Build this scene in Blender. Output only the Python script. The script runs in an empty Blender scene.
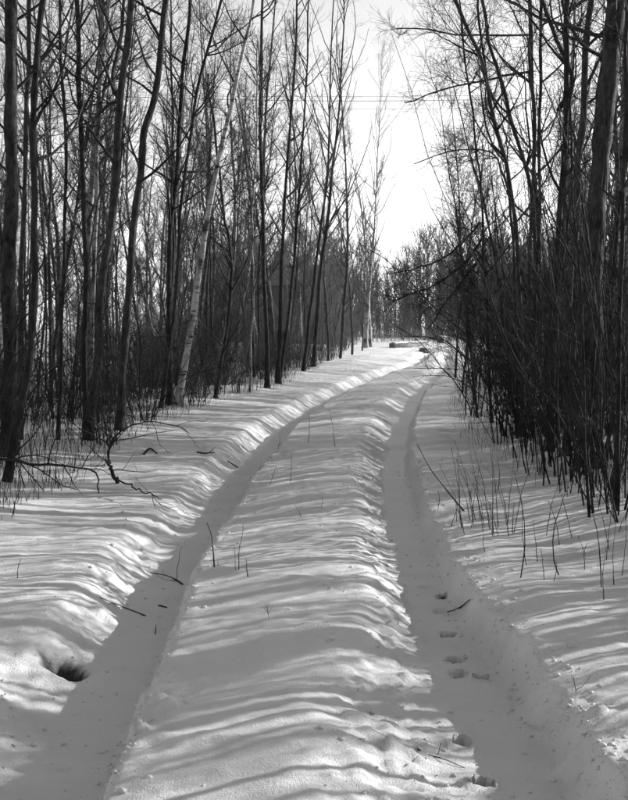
import bpy, math, random
import numpy as np
from mathutils import Vector

scene = bpy.context.scene
COL = scene.collection
PI = math.pi

# ------------------------------------------------------------------ camera, sky, sun, exposure
CAM_H, FPX, PITCH = 1.5, 1111.0, math.atan(75 / 1111.0)
cam_data = bpy.data.cameras.new('camera')
cam = bpy.data.objects.new('camera', cam_data)
COL.objects.link(cam)
cam.location = (0, 0, CAM_H)
cam.rotation_euler = (PI / 2 - PITCH, 0, 0)
cam_data.sensor_fit = 'VERTICAL'
cam_data.sensor_height = 36
cam_data.lens = 50
cam_data.clip_end = 3000
scene.camera = cam

SUN_AZ, SUN_EL = math.radians(60), math.radians(18.5)      # azimuth from the view direction towards the right
sun_vec = Vector((math.sin(SUN_AZ) * math.cos(SUN_EL), math.cos(SUN_AZ) * math.cos(SUN_EL), math.sin(SUN_EL)))
world = bpy.data.worlds.new('World')
scene.world = world
world.use_nodes = True
wn, wl = world.node_tree.nodes, world.node_tree.links
wn.clear()
sky = wn.new('ShaderNodeTexSky')
sky.sky_type = 'NISHITA'
sky.sun_disc = False
sky.sun_elevation = SUN_EL
sky.sun_rotation = SUN_AZ
sky.dust_density = 0.6
sky.air_density = 1.5
bw = wn.new('ShaderNodeSeparateColor')                    # black and white through a red filter: the red channel only
bgd = wn.new('ShaderNodeBackground')
bgd.inputs['Strength'].default_value = 0.15
wo = wn.new('ShaderNodeOutputWorld')
wl.new(sky.outputs[0], bw.inputs[0]); wl.new(bw.outputs[0], bgd.inputs[0]); wl.new(bgd.outputs[0], wo.inputs[0])

sd = bpy.data.lights.new('sun', 'SUN')
sd.energy = 5.0
sd.angle = math.radians(0.3)
sd.color = (1, 1, 1)
sun = bpy.data.objects.new('sun', sd)
COL.objects.link(sun)
sun.rotation_euler = sun_vec.to_track_quat('Z', 'Y').to_euler()

scene.view_settings.view_transform = 'Standard'
scene.view_settings.look = 'None'
scene.view_settings.gamma = 1
scene.view_settings.exposure = 0.87
scene.render.engine = 'CYCLES'
scene.cycles.max_bounces = 3
scene.cycles.diffuse_bounces = 2
scene.cycles.glossy_bounces = 1
scene.cycles.use_denoising = True
scene.cycles.use_adaptive_sampling = True
scene.cycles.adaptive_threshold = 0.035
scene.cycles.adaptive_min_samples = 12

# ------------------------------------------------------------------ photograph pixel <-> place
def ray(px, py):
    a, b = (px - 314) / FPX, (400 - py) / FPX
    c, s = math.cos(PITCH), math.sin(PITCH)
    return np.array([a, c + b * s, -s + b * c])

def at(px, py, Y):
    d = ray(px, py)
    return np.array([0, 0, CAM_H]) + d * (Y / d[1])

# ------------------------------------------------------------------ noise
def vnoise(x, y, seed=0):
    x = np.asarray(x, float); y = np.asarray(y, float)
    xi = np.floor(x); yi = np.floor(y)
    fx, fy = x - xi, y - yi
    u, v = fx * fx * fx * (fx * (fx * 6 - 15) + 10), fy * fy * fy * (fy * (fy * 6 - 15) + 10)
    xi = xi.astype(np.int64); yi = yi.astype(np.int64)
    def h(a, b):
        n = (a * 374761393 + b * 668265263 + seed * 1442695041) & 0xFFFFFFFF
        n = ((n ^ (n >> 13)) * 1274126177) & 0xFFFFFFFF
        n = ((n ^ (n >> 16)) * 2246822519) & 0xFFFFFFFF
        return ((n ^ (n >> 15)) & 0xFFFF) / 32767.5 - 1
    return (h(xi, yi) * (1 - u) + h(xi + 1, yi) * u) * (1 - v) + (h(xi, yi + 1) * (1 - u) + h(xi + 1, yi + 1) * u) * v

def fbm(x, y, seed=0, octs=4, gain=0.5):
    t, a = 0, 1.0
    for i in range(octs):
        t = t + a * vnoise(x * 2 ** i + 17.3 * i, y * 2 ** i - 9.1 * i, seed + i)
        a *= gain
    return t

def sstep(a, b, x):
    t = np.clip((x - a) / (b - a), 0, 1)
    return t * t * (3 - 2 * t)

# ------------------------------------------------------------------ snow surface
_L = [(30, 800), (50, 770), (88, 705), (116, 654), (146, 603), (170, 552), (187, 526), (208, 501), (231, 475),
      (258, 450), (269, 440), (291, 420), (321, 400), (345, 388), (376, 376), (408, 366)]
_R = [(577, 800), (552, 756), (516, 705), (482, 654), (450, 603), (424, 552), (404, 501), (397, 450), (400, 430),
      (407, 410), (419, 390), (432, 378), (446, 368)]
def _track(pp):
    q = []
    for px, py in pp:
        d = ray(px, py); t = CAM_H / -d[2]
        q.append((d[1] * t, d[0] * t))
    q = np.array(q)
    s0 = (q[2, 1] - q[0, 1]) / (q[2, 0] - q[0, 0]); s1 = (q[-1, 1] - q[-4, 1]) / (q[-1, 0] - q[-4, 0])
    ys = np.concatenate([[q[0, 0] - 8], q[:, 0], [q[-1, 0] + 60]])
    xs = np.concatenate([[q[0, 1] - 8 * s0], q[:, 1], [q[-1, 1] + 60 * s1 * 0.8]])
    g = np.arange(-6, 120, 0.1)
    v = np.interp(g, ys, xs)
    for _ in range(2):
        w = np.ones(15) / 15
        v = np.convolve(np.pad(v, 7, mode='edge'), w, 'valid')
    return g, v
GL, VL = _track(_L)
GR, VR = _track(_R)
def xl(y): return np.interp(y, GL, VL)
def xr(y): return np.interp(y, GR, VR)

def pt0(px, py, z=0.0):
    d = ray(px, py); t = (CAM_H - z) / -d[2]
    return d[0] * t, d[1] * t
# hoof and boot prints: pixel, half size in x, half size in y, depth
PRINTS = [(p, a, b, c) for p, a, b, c in [
    ((443, 594), .055, .08, .04), ((441, 608), .05, .05, .02), ((448, 632), .06, .055, .035), ((455, 659), .065, .06, .05),
    ((458, 674), .06, .055, .06), ((481, 677), .05, .05, .06), ((461, 741), .055, .06, .075), ((481, 785), .055, .05, .085),
    ((497, 640), .05, .05, .012), ((425, 583), .05, .07, .02), 
    ((62, 770), .035, .03, .018), ((120, 668), .05, .05, .012)]]
PR = [(pt0(p[0], p[1], -0.14), a * .8, b * .85, c) for p, a, b, c in PRINTS]
HOLE = pt0(62, 645, 0.02)

def H(x, y):
    x = np.asarray(x, float); y = np.asarray(y, float)
    x, y = np.broadcast_arrays(x, y)
    L, R = xl(y), xr(y)
    mid = (L + R) / 2
    fade = 1 - sstep(55, 75, y)
    z = 0.05 * fbm(x * .22 + 3, y * .22, 11, 3)
    z = z + 0.024 * fbm(x * .33, y * .9, 21, 2) * (1 - .4 * sstep(20, 50, y))
    # wind-packed ridges lying across the track
    rd = 1 - np.abs(fbm(x * .45 + .2 * y, y * 1.5 + .35 * np.sin(x * 1.3), 31, 2))
    z = z + (0.030 - .014 * (1 - sstep(5, 8, y))) * (rd ** 3 - .4) * (1 - .5 * sstep(15, 40, y))
    z = z + (.0085 - .004 * (1 - sstep(5, 8, y))) * fbm(x * 1.1, y * 3.6, 41, 4)
    z = z + 0.004 * (1 - np.abs(fbm(x * 1.1 + .5 * y, y * 7, 43, 2))) ** 2 * sstep(4, 8, y)
    # banks
    z = z + 0.16 * sstep(.3, 2.2, L - x) + 0.05 * sstep(.1, .6, L - x)
    z = z + 0.10 * sstep(.5, 3.0, x - R) + 0.02 * np.exp(-((x - R - .5) / .3) ** 2)
    z = z + 0.03 * np.exp(-((x - mid) / .45) ** 2)
    z = z + 0.25 * fbm(x * .12, y * .12, 51, 2) * sstep(3, 8, np.abs(x - mid))
    # ruts
    jag = .030 * fbm(x * 5, y * 5, 61, 3) + .05 * fbm(x * .8, y * .9, 62, 2)
    jl = .012 * fbm(x * 7, y * 7, 63, 2)
    near = 1 - sstep(4.2, 6.0, y)
    ul = x - L + jag * .55
    wl_l = .34 + .25 * near
    dl = np.where(ul < 0, 1 - sstep(.10, .10 + wl_l, -ul + jl), 1 - sstep(.15, .24, ul))
    ur = x - R + .03 + jag * .6
    dr = np.where(ur < 0, 1 - sstep(.10 + .02 * near, .46 + .45 * near, -ur + jl), 1 - sstep(.12, .23, ur))
    dep = (.15 + .02 * vnoise(y * .7, y * 0 + 3, 70)) * fade
    rut = np.maximum(dl, dr)
    z = z * (1 - .55 * rut) - dep * rut - .01 * near * dr
    # crumbly broken snow along the rut edges
    edge = 4 * rut * (1 - rut) + .35 * np.exp(-(np.minimum(np.abs(ul - .3), np.abs(ur - .36)) / .12) ** 2)
    cr = fbm(x * 14, y * 14, 81, 3, .6)
    z = z + .020 * edge * cr * (1 - sstep(8, 20, y))
    z = z + .0048 * fbm(x * 13, y * 16, 91, 3) * (1 - .75 * rut)
    z = z + .005 * near * np.clip(fbm(x * 4, y * 6, 95, 3), -.2, 1.2)
    # lumps kicked up beside the ruts
    for (lx, ly, lr, lh) in LUMPS:
        q = ((x - lx) / lr) ** 2 + ((y - ly) / (lr * .8)) ** 2
        z = z + lh * np.exp(-q) * (1 + .5 * cr)
    for (cx, cy), a, b, c in PR:
        q = np.sqrt(((x - cx) / a) ** 2 + ((y - cy) / b) ** 2) + .12 * cr
        z = z - 1.25 * c * (1 - sstep(.62, 1.02, q)) + c * .2 * np.exp(-((q - 1.3) / .25) ** 2)
    q = np.sqrt(((x - HOLE[0]) / .135) ** 2 + ((y - HOLE[1]) / .15) ** 2) + .22 * fbm(x * 5, y * 5, 97, 2)
    z = z - .12 * (1 - sstep(.45, 1.02, q)) + .022 * np.exp(-((q - 1.35) / .3) ** 2)
    return z
LUMPS = [(*pt0(160, 708), .05, .05), (*pt0(168, 716), .04, .04), (*pt0(145, 700), .05, .03), (*pt0(548, 700), .06, .04),
         (*pt0(570, 735), .06, .05), (*pt0(585, 765), .07, .05), (*pt0(530, 650), .05, .03), (*pt0(600, 720), .06, .03), (*pt0(130, 735), .06, .03)]

def G(px, py, up=0.0):
    z = 0.0
    for _ in range(12):
        x, y = pt0(px, py, z)
        z = .5 * z + .5 * float(H(x, y))
    x, y = pt0(px, py, z)
    return np.array([x, y, float(H(x, y)) + up])

# ------------------------------------------------------------------ materials
def new_mat(name):
    m = bpy.data.materials.new(name)
    m.use_nodes = True
    nt = m.node_tree
    b = nt.nodes['Principled BSDF']
    return m, nt, b

def grey(v): return (v, v, v, 1)

def ramp(nt, stops):
    r = nt.nodes.new('ShaderNodeValToRGB')
    e = r.color_ramp.elements
    e[0].position, e[0].color = stops[0][0], grey(stops[0][1])
    e[1].position, e[1].color = stops[-1][0], grey(stops[-1][1])
    for p, v in stops[1:-1]:
        n = e.new(p); n.color = grey(v)
    return r

def mat_snow():
    m, nt, b = new_mat('snow')
    N, L = nt.nodes, nt.links
    tc = N.new('ShaderNodeTexCoord')
    n1 = N.new('ShaderNodeTexNoise'); n1.inputs['Scale'].default_value = 2.2; n1.inputs['Detail'].default_value = 6
    n2 = N.new('ShaderNodeTexNoise'); n2.inputs['Scale'].default_value = 95; n2.inputs['Detail'].default_value = 4
    n3 = N.new('ShaderNodeTexNoise'); n3.inputs['Scale'].default_value = 240; n3.inputs['Detail'].default_value = 2
    for n in (n1, n2, n3): L.new(tc.outputs['Object'], n.inputs['Vector'])
    r = ramp(nt, [(.25, .60), (.7, .70)])
    L.new(n1.outputs[0], r.inputs[0])
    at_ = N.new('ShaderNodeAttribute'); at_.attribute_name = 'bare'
    mx = N.new('ShaderNodeMixRGB'); mx.inputs[2].default_value = grey(.025)  # near-black: soil in the hole, painted shade in the deep prints
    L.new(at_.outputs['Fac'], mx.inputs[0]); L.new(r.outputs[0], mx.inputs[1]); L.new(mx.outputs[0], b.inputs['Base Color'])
    b.inputs['Roughness'].default_value = .42
    b.inputs['Specular IOR Level'].default_value = .45
    n0 = N.new('ShaderNodeTexNoise'); n0.inputs['Scale'].default_value = 24; n0.inputs['Detail'].default_value = 9; n0.inputs['Roughness'].default_value = .68
    L.new(tc.outputs['Object'], n0.inputs['Vector'])
    b0 = N.new('ShaderNodeBump'); b0.inputs['Strength'].default_value = .45; b0.inputs['Distance'].default_value = .018
    L.new(n0.outputs[0], b0.inputs['Height'])
    b1 = N.new('ShaderNodeBump'); b1.inputs['Strength'].default_value = .6; b1.inputs['Distance'].default_value = .005
    b2 = N.new('ShaderNodeBump'); b2.inputs['Strength'].default_value = 1.0; b2.inputs['Distance'].default_value = .0035
    L.new(n2.outputs[0], b1.inputs['Height']); L.new(n3.outputs[0], b2.inputs['Height'])
    L.new(b0.outputs[0], b1.inputs['Normal']); L.new(b1.outputs[0], b2.inputs['Normal']); L.new(b2.outputs[0], b.inputs['Normal'])
    return m

def mat_bark(name, lo, hi, scale=20, stretch=.4, bump=.8):
    m, nt, b = new_mat(name)
    N, L = nt.nodes, nt.links
    tc = N.new('ShaderNodeTexCoord')
    mp = N.new('ShaderNodeMapping'); mp.inputs['Scale'].default_value = (1, 1, stretch)
    n = N.new('ShaderNodeTexNoise'); n.inputs['Scale'].default_value = scale; n.inputs['Detail'].default_value = 8; n.inputs['Roughness'].default_value = .65
    n2 = N.new('ShaderNodeTexNoise'); n2.inputs['Scale'].default_value = 1.3; n2.inputs['Detail'].default_value = 3
    L.new(tc.outputs['Object'], mp.inputs[0]); L.new(mp.outputs[0], n.inputs['Vector']); L.new(tc.outputs['Object'], n2.inputs['Vector'])
    ad = N.new('ShaderNodeMath'); ad.operation = 'MULTIPLY_ADD'; ad.inputs[1].default_value = .45; 
    L.new(n2.outputs[0], ad.inputs[0]); L.new(n.outputs[0], ad.inputs[2])
    r = ramp(nt, [(.55, lo), (.95, hi)])
    L.new(ad.outputs[0], r.inputs[0]); L.new(r.outputs[0], b.inputs['Base Color'])
    b.inputs['Roughness'].default_value = .85
    b.inputs['Specular IOR Level'].default_value = .2
    if bump:
        bp = N.new('ShaderNodeBump'); bp.inputs['Strength'].default_value = bump; bp.inputs['Distance'].default_value = .05
        L.new(n.outputs[0], bp.inputs['Height']); L.new(bp.outputs[0], b.inputs['Normal'])
    return m

def mat_birch(name, base):
    m, nt, b = new_mat(name)
    N, L = nt.nodes, nt.links
    tc = N.new('ShaderNodeTexCoord')
    mp = N.new('ShaderNodeMapping'); mp.inputs['Scale'].default_value = (5, 5, 26)
    n = N.new('ShaderNodeTexNoise'); n.inputs['Scale'].default_value = 1; n.inputs['Detail'].default_value = 5
    L.new(tc.outputs['Object'], mp.inputs[0]); L.new(mp.outputs[0], n.inputs['Vector'])
    n2 = N.new('ShaderNodeTexNoise'); n2.inputs['Scale'].default_value = 3.2; n2.inputs['Detail'].default_value = 6
    L.new(tc.outputs['Object'], n2.inputs['Vector'])
    r = ramp(nt, [(.36, .05), (.44, base * .85), (.75, base)])
    r2 = ramp(nt, [(.34, .12), (.5, 1)])
    L.new(n.outputs[0], r.inputs[0]); L.new(n2.outputs[0], r2.inputs[0])
    mu = N.new('ShaderNodeMixRGB'); mu.blend_type = 'MULTIPLY'; mu.inputs[0].default_value = 1
    L.new(r.outputs[0], mu.inputs[1]); L.new(r2.outputs[0], mu.inputs[2]); L.new(mu.outputs[0], b.inputs['Base Color'])
    b.inputs['Roughness'].default_value = .7
    return m

M = {
    'snow': mat_snow(),
    'dark': mat_bark('dark_bark', .007, .045),
    'mid': mat_bark('grey_bark', .014, .085),
    'big': mat_bark('rough_bark', .006, .08, 22, .42, 1.0),
    'birch': mat_birch('birch_bark', .52),
    'pale': mat_birch('pale_bark', .25),
    'twig': mat_bark('twig_bark', .03, .09, 6, .6, 0),
    'twig_dark': mat_bark('dark_twig_bark', .012, .045, 6, .6, 0),
    'twig_far': mat_bark('far_twig_bark', .03, .08, 3, .6, 0),
    'straw': mat_bark('dry_stalk', .10, .26, 8, .5, 0),
    'wood': mat_bark('weathered_wood', .05, .17, 6, 1, .3),
    'wall': mat_bark('board_wall', .03, .06, 5, .1, .3),
    'roofm': mat_bark('roof_felt', .04, .07, 4, 1, .2),
    'wire': mat_bark('wire', .04, .06, 4, 1, 0),
}

# ------------------------------------------------------------------ mesh helpers
def tubes(P, R, k=3, rough=0.0, rng=None):
    """P (N,K,3) centre lines, R (N,K) radii -> verts, quads"""
    N, K, _ = P.shape
    T = np.gradient(P, axis=1)
    T /= np.linalg.norm(T, axis=2, keepdims=True) + 1e-9
    mt = np.abs(T.mean(axis=1))
    ref = np.eye(3)[np.argmin(mt, axis=1)][:, None, :]
    U = np.cross(T, np.broadcast_to(ref, T.shape)); U /= np.linalg.norm(U, axis=2, keepdims=True) + 1e-9
    V = np.cross(T, U)
    a = np.arange(k) * 2 * PI / k
    rr = R[:, :, None] * np.ones(k)
    if rough and rng is not None:
        rr = rr * (1 + rough * rng.standard_normal((N, K, k)) + rough * 1.2 * np.repeat(rng.standard_normal((N, K, 1)), k, 2))
    verts = P[:, :, None, :] + rr[..., None] * (np.cos(a)[None, None, :, None] * U[:, :, None, :] + np.sin(a)[None, None, :, None] * V[:, :, None, :])
    i = np.arange(K - 1)[:, None] * k; j = np.arange(k)[None, :]; jn = (j + 1) % k
    q = np.stack([i + j, i + jn, i + k + jn, i + k + j], -1).reshape(-1, 4)
    quads = (q[None] + (np.arange(N) * K * k)[:, None, None]).reshape(-1, 4)
    return verts.reshape(-1, 3), quads

def join(parts):
    vs, qs, o = [], [], 0
    for v, q in parts:
        vs.append(v); qs.append(q + o); o += len(v)
    return np.concatenate(vs), np.concatenate(qs)

def mesh(name, v, q, mat, smooth=True):
    me = bpy.data.meshes.new(name)
    me.vertices.add(len(v)); me.vertices.foreach_set('co', np.ascontiguousarray(v, dtype=np.float32).ravel())
    n = q.shape[1]
    me.loops.add(q.size); me.loops.foreach_set('vertex_index', np.ascontiguousarray(q, dtype=np.int32).ravel())
    me.polygons.add(len(q))
    me.polygons.foreach_set('loop_start', np.arange(0, q.size, n, dtype=np.int32))
    me.polygons.foreach_set('loop_total', np.full(len(q), n, dtype=np.int32))
    if smooth: me.polygons.foreach_set('use_smooth', np.ones(len(q), dtype=bool))
    me.update(calc_edges=True)
    me.materials.append(mat)
    return me

def obj(name, data, parent=None, loc=None):
    o = bpy.data.objects.new(name, data)
    COL.objects.link(o)
    if parent is not None: o.parent = parent
    if loc is not None: o.location = [float(c) for c in loc]
    return o

def tag(o, label, cat, group=None, kind=None):
    o['label'] = label
    if cat: o['category'] = cat
    if group: o['group'] = group
    if kind: o['kind'] = kind
    return o

def resample(pts, n):
    """smooth (Catmull-Rom) resample of a polyline"""
    p = np.asarray(pts, float)
    if len(p) == 2:
        t = np.linspace(0, 1, n)[:, None]
        return p[0] * (1 - t) + p[1] * t
    e = np.vstack([2 * p[0] - p[1], p, 2 * p[-1] - p[-2]])
    s = np.concatenate([[0], np.cumsum(np.linalg.norm(np.diff(p, axis=0), axis=1))]); s /= s[-1]
    out = []
    for t in np.linspace(0, 1, n):
        i = min(np.searchsorted(s, t, 'right') - 1, len(p) - 2)
        f = (t - s[i]) / (s[i + 1] - s[i] + 1e-9)
        a, b, c, d = e[i], e[i + 1], e[i + 2], e[i + 3]
        out.append(.5 * (2 * b + (c - a) * f + (2 * a - 5 * b + 4 * c - d) * f * f + (3 * b - a - 3 * c + d) * f ** 3))
    return np.array(out)

def grow(rng, P, R, n, t0, t1, ang, length, K=5, up=.15, wob=.18, r0=.012, rt=.35, rmin=.0018, taper_len=.6):
    """n children on each parent line; returns child centre lines and radii"""
    N, KP, _ = P.shape
    idx = np.repeat(np.arange(N), n)
    m = len(idx)
    t = rng.uniform(t0, t1, m) * (KP - 1) * .9999
    i = np.floor(t).astype(int); f = (t - i)[:, None]
    A, B = P[idx, i], P[idx, i + 1]
    base = A * (1 - f) + B * f
    tan = (B - A); tan /= np.linalg.norm(tan, axis=1, keepdims=True) + 1e-9
    rp = R[idx, i] * (1 - f[:, 0]) + R[idx, i + 1] * f[:, 0]
    rv = rng.standard_normal((m, 3))
    side = rv - (rv * tan).sum(1, keepdims=True) * tan
    side /= np.linalg.norm(side, axis=1, keepdims=True) + 1e-9
    a = np.radians(rng.uniform(ang[0], ang[1], m))[:, None]
    d = np.cos(a) * tan + np.sin(a) * side
    rel = t / (KP - 1)
    Ln = rng.uniform(length[0], length[1], m) * (1 - taper_len * rel)
    st = (Ln / (K - 1))[:, None]
    pts = [base]
    for s in range(K - 1):
        d = d + wob * rng.standard_normal((m, 3)); d[:, 2] += up
        d /= np.linalg.norm(d, axis=1, keepdims=True)
        pts.append(pts[-1] + d * st)
    C = np.stack(pts, 1)
    rs = np.maximum(np.minimum(rp * .62, r0 * (.5 + .5 * Ln / length[1])), rmin)
    rad = np.maximum(rs[:, None] * np.linspace(1, rt, K)[None], rmin * .6)
    return C, rad

# ------------------------------------------------------------------ the snow sheet
def build_ground():
    fx = np.arange(-2.3, 2.4, .022)
    def ext(a, step, lim, g):
        out = []
        while abs(a) < lim:
            step *= g; a += step; out.append(a)
        return out
    right = ext(fx[-1], .021, 900, 1.045); left = ext(fx[0], -.021, 900, 1.045)
    X = np.array(left[::-1] + list(fx) + right)
    ys, y = [], 2.6
    while y < 1400:
        ys.append(y); y += max(.018, .0064 * y) if y < 45 else (.019 * (y - 35))
    back = ext(2.6, -.014, 60, 1.12)
    Y = np.array(back[::-1] + ys)
    XX, YY = np.meshgrid(X, Y)
    far = 1 - sstep(150, 400, np.hypot(XX, YY))
    Z = np.zeros_like(XX)
    for r in range(0, len(Y), 64):
        Z[r:r + 64] = H(XX[r:r + 64], YY[r:r + 64])
    Z *= far
    v = np.stack([XX, YY, Z], -1).reshape(-1, 3)
    ny, nx = XX.shape
    i = np.arange(ny - 1)[:, None] * nx + np.arange(nx - 1)[None]
    q = np.stack([i, i + 1, i + nx + 1, i + nx], -1).reshape(-1, 4)
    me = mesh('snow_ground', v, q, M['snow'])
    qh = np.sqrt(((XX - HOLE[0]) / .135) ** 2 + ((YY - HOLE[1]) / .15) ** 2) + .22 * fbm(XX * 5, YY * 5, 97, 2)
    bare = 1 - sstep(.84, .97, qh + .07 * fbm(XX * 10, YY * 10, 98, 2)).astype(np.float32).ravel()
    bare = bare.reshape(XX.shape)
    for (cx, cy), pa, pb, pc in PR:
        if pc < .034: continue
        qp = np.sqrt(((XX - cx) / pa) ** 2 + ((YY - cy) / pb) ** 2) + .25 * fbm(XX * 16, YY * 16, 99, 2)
        bare = np.maximum(bare, .95 * (1 - sstep(.62, .86, qp)))  # deep prints painted dark for their shade, as if punched through to ground
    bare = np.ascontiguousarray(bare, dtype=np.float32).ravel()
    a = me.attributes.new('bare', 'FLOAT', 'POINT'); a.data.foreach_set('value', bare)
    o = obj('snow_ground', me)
    o['kind'] = 'structure'
    o['label'] = 'deep snow with two wheel ruts, footprints and wind ridges'
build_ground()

def zg(x, y): return float(H(x, y))

# ------------------------------------------------------------------ traced trees
def hero_tree(name, label, line, depth, w, mat, seed, top=11.0, branches=26, blen=(.9, 2.2), t0=.25, twigs=9, sub=4, group=None,
              lean=0.0, ang=(35, 75), up=.14, rough=.05, limbs=(), sides=9, twig='twig_dark', cat='tree', r1=.022):
    rng = np.random.default_rng(seed)
    if seed < 16 or seed in (18, 19, 20): depth = float(G(*line[-1])[1])                    # the foot stands on the snow where the photo shows it
    pts = [at(px, py, depth + lean * i) for i, (px, py) in enumerate(line)]     # from the top down
    pts = pts[::-1]
    x, y = pts[0][0], pts[0][1]
    base = np.array([x, y, zg(x, y)])
    pts = [base - np.array([0, 0, .15])] + [p for p in pts if p[2] > base[2] + .25]
    d = pts[-1] - pts[-2]; d /= np.linalg.norm(d)
    if pts[-1][2] < top:
        steps = max(1, int((top - pts[-1][2]) / 1.5))
        h = (top - pts[-1][2]) / steps
        for _ in range(steps):
            d = d * np.array([.85, .85, 1]) + rng.normal(0, .05, 3) * np.array([1, 1, 0]); d /= np.linalg.norm(d)
            pts.append(pts[-1] + d * h / max(d[2], .4))
    K = 30
    c = resample(pts, K)
    frame_frac = np.clip((c[:, 2] - c[0, 2]) / 7.0, 0, 1)
    rb, rtp = .60 * w[0] / FPX * depth / 2, .66 * w[1] / FPX * depth / 2
    r = rb + (rtp - rb) * frame_frac
    over = np.clip((c[:, 2] - 7.5) / max(top - 7.5, .1), 0, 1)
    r = r * (1 - .85 * over)
    flare = 1 + .75 * np.exp(-(c[:, 2] - c[0, 2]) / .2)
    r = r * flare
    c = c + np.cumsum(rng.normal(0, .011, c.shape), 0) * np.array([1, 1, 0])
    root = obj(name, None, None, base)
    tag(root, label, cat, group)
    P, R = c[None], r[None]
    v, q = tubes(resample(c, 90)[None], np.interp(np.linspace(0, 1, 90), np.linspace(0, 1, K), r)[None], sides, rough, rng)
    obj('trunk', mesh('trunk', v - base, q, mat), root)
    parts = []
    lim_lines = []
    for ln, ldep, lw in limbs:
        lp = np.array([at(px, py, depth + .2 * i) for i, (px, py) in enumerate(ln)])
        lc = resample(lp, 12); lc[1:] += np.cumsum(rng.normal(0, .012, (11, 3)), 0)
        lr = np.linspace(lw[0], lw[1], 12) / FPX * ldep / 2
        v, q = tubes(lc[None], lr[None], 6, .06, rng)
        obj('limb', mesh('limb', v - base, q, mat), root)
        lim_lines.append((lc, lr))
    B, BR = grow(rng, P, R, branches, t0, .98, ang, blen, 7, up, .13, r1, .3, .003)
    parts.append(tubes(B, BR, 4))
    for lc, lr in lim_lines:
        b2, r2 = grow(rng, lc[None], lr[None], 10, .1, 1, (30, 70), (.4, 1.0), 6, .05, .16, .01, .35, .003)
        parts.append(tubes(b2, r2, 3)); B = np.concatenate([B, resample_batch(b2, 7)]); BR = np.concatenate([BR, resample_r(r2, 7)])
    S, SR = grow(rng, B, BR, twigs, .15, 1, (25, 65), (.25, .85), 5, .06, .2, .006, .4, .0024)
    parts.append(tubes(S, SR, 3))
    if sub:
        W, WR = grow(rng, S, SR, sub if depth < 24 else max(2, sub - 1), .2, 1, (25, 60), (.12, .4), 4, .04, .22, .0032, .5, .0018)
        parts.append(tubes(W, WR, 3))
    v, q = join(parts)
    obj('crown', mesh('crown', v - base, q, M[twig]), root)
    return root

def resample_batch(P, n):
    t = np.linspace(0, P.shape[1] - 1, n); i = np.minimum(t.astype(int), P.shape[1] - 2); f = (t - i)[None, :, None]
    return P[:, i] * (1 - f) + P[:, i + 1] * f
def resample_r(R, n):
    t = np.linspace(0, R.shape[1] - 1, n); i = np.minimum(t.astype(int), R.shape[1] - 2); f = (t - i)[None]
    return R[:, i] * (1 - f) + R[:, i + 1] * f

# left of the track
hero_tree('bare_tree', 'stout dark trunk at the left edge of the photo, thickest on that side', [(13, 0), (13, 60), (12, 130), (14, 230), (12, 330), (8, 455)], 12.6, (26, 14), M['big'], 1, 12, 22)
hero_tree('bare_tree', 'slender grey trunk just beside the stout dark trunk at the left edge', [(34, 0), (31, 70), (28, 130), (25, 230), (22, 330), (20, 440)], 15, (9, 6), M['mid'], 2)
hero_tree('bare_tree', 'black leaning trunk whose foot stands nearest to the track on the left', [(47, 0), (42, 52), (35, 140), (33, 210), (33, 282), (26, 370), (17, 426), (5, 482)], 11.0, (13, 7), M['dark'], 3, 11, 22)
hero_tree('bare_tree', 'thin wavering dark stem between the black leaning trunk and the straight black one', [(56, 0), (59, 70), (63, 157), (63, 224), (60, 320), (57, 440)], 14, (6, 4), M['dark'], 4)
hero_tree('bare_tree', 'straight black vertical trunk left of the curved rim-lit trunk', [(84, 0), (85, 105), (86, 224), (86, 317), (84, 432)], 15.2, (9, 6.5), M['dark'], 5)
hero_tree('bare_tree', 'sunlit-edged trunk leaning right with a forked limb on its left side', [(133, 0), (128, 52), (122, 105), (119, 157), (114, 217), (110, 247), (101, 300), (98, 352), (91, 405), (87, 440)], 14.6, (15, 8.5), M['mid'], 6, 12, 20,
          limbs=[([(122, 92), (114, 92), (113, 75), (117, 45), (122, 0), (126, -40)], 14.6, (4.5, 2.5)), ([(121, 98), (104, 108), (92, 124), (86, 150)], 14.5, (3, 1.5))])
hero_tree('bare_tree', 'S-curved trunk with a sunlit right edge, bent like a knee at mid height', [(174, 0), (168, 42), (163, 91), (150, 122), (147, 157), (140, 210), (135, 247), (130, 300), (126, 352), (121, 405), (119, 430)], 15.8, (14, 8), M['mid'], 7, 12, 20)
hero_tree('bare_tree', 'dark straight trunk behind the foot of the leaning white birch', [(187, 0), (182, 87), (175, 175), (169, 245), (168, 335), (170, 405)], 21, (10, 5), M['dark'], 8)
hero_tree('bare_tree', 'thin dark stem leaning right, just left of the white birch', [(220, 21), (203, 77), (191, 147), (182, 210), (176, 300), (160, 408)], 20, (6, 4), M['dark'], 9)
hero_tree('birch_tree', 'leaning white birch with a bright sunlit edge beside the track', [(254, 0), (242, 52), (228, 122), (217, 175), (205, 241), (198, 293), (189, 345), (181, 384), (176, 406)], 20.5, (13, 4), M['birch'], 10, 11, 16, t0=.4)
hero_tree('bare_tree', 'upright dark tree with ascending branches right of the leaning birch', [(263, 0), (262, 70), (262, 122), (264, 192), (266, 250), (267, 320), (268, 388)], 26.5, (8, 4.5), M['dark'], 11, 13, 34, ang=(30, 60), up=.2)
hero_tree('bare_tree', 'dark tree with a thickened trunk, third from the leaning birch', [(295, 0), (292, 87), (287, 157), (284, 227), (282, 260), (280, 320), (278, 384)], 29, (8, 3.4), M['dark'], 12, 14, 30, ang=(30, 60), up=.2)
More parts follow.
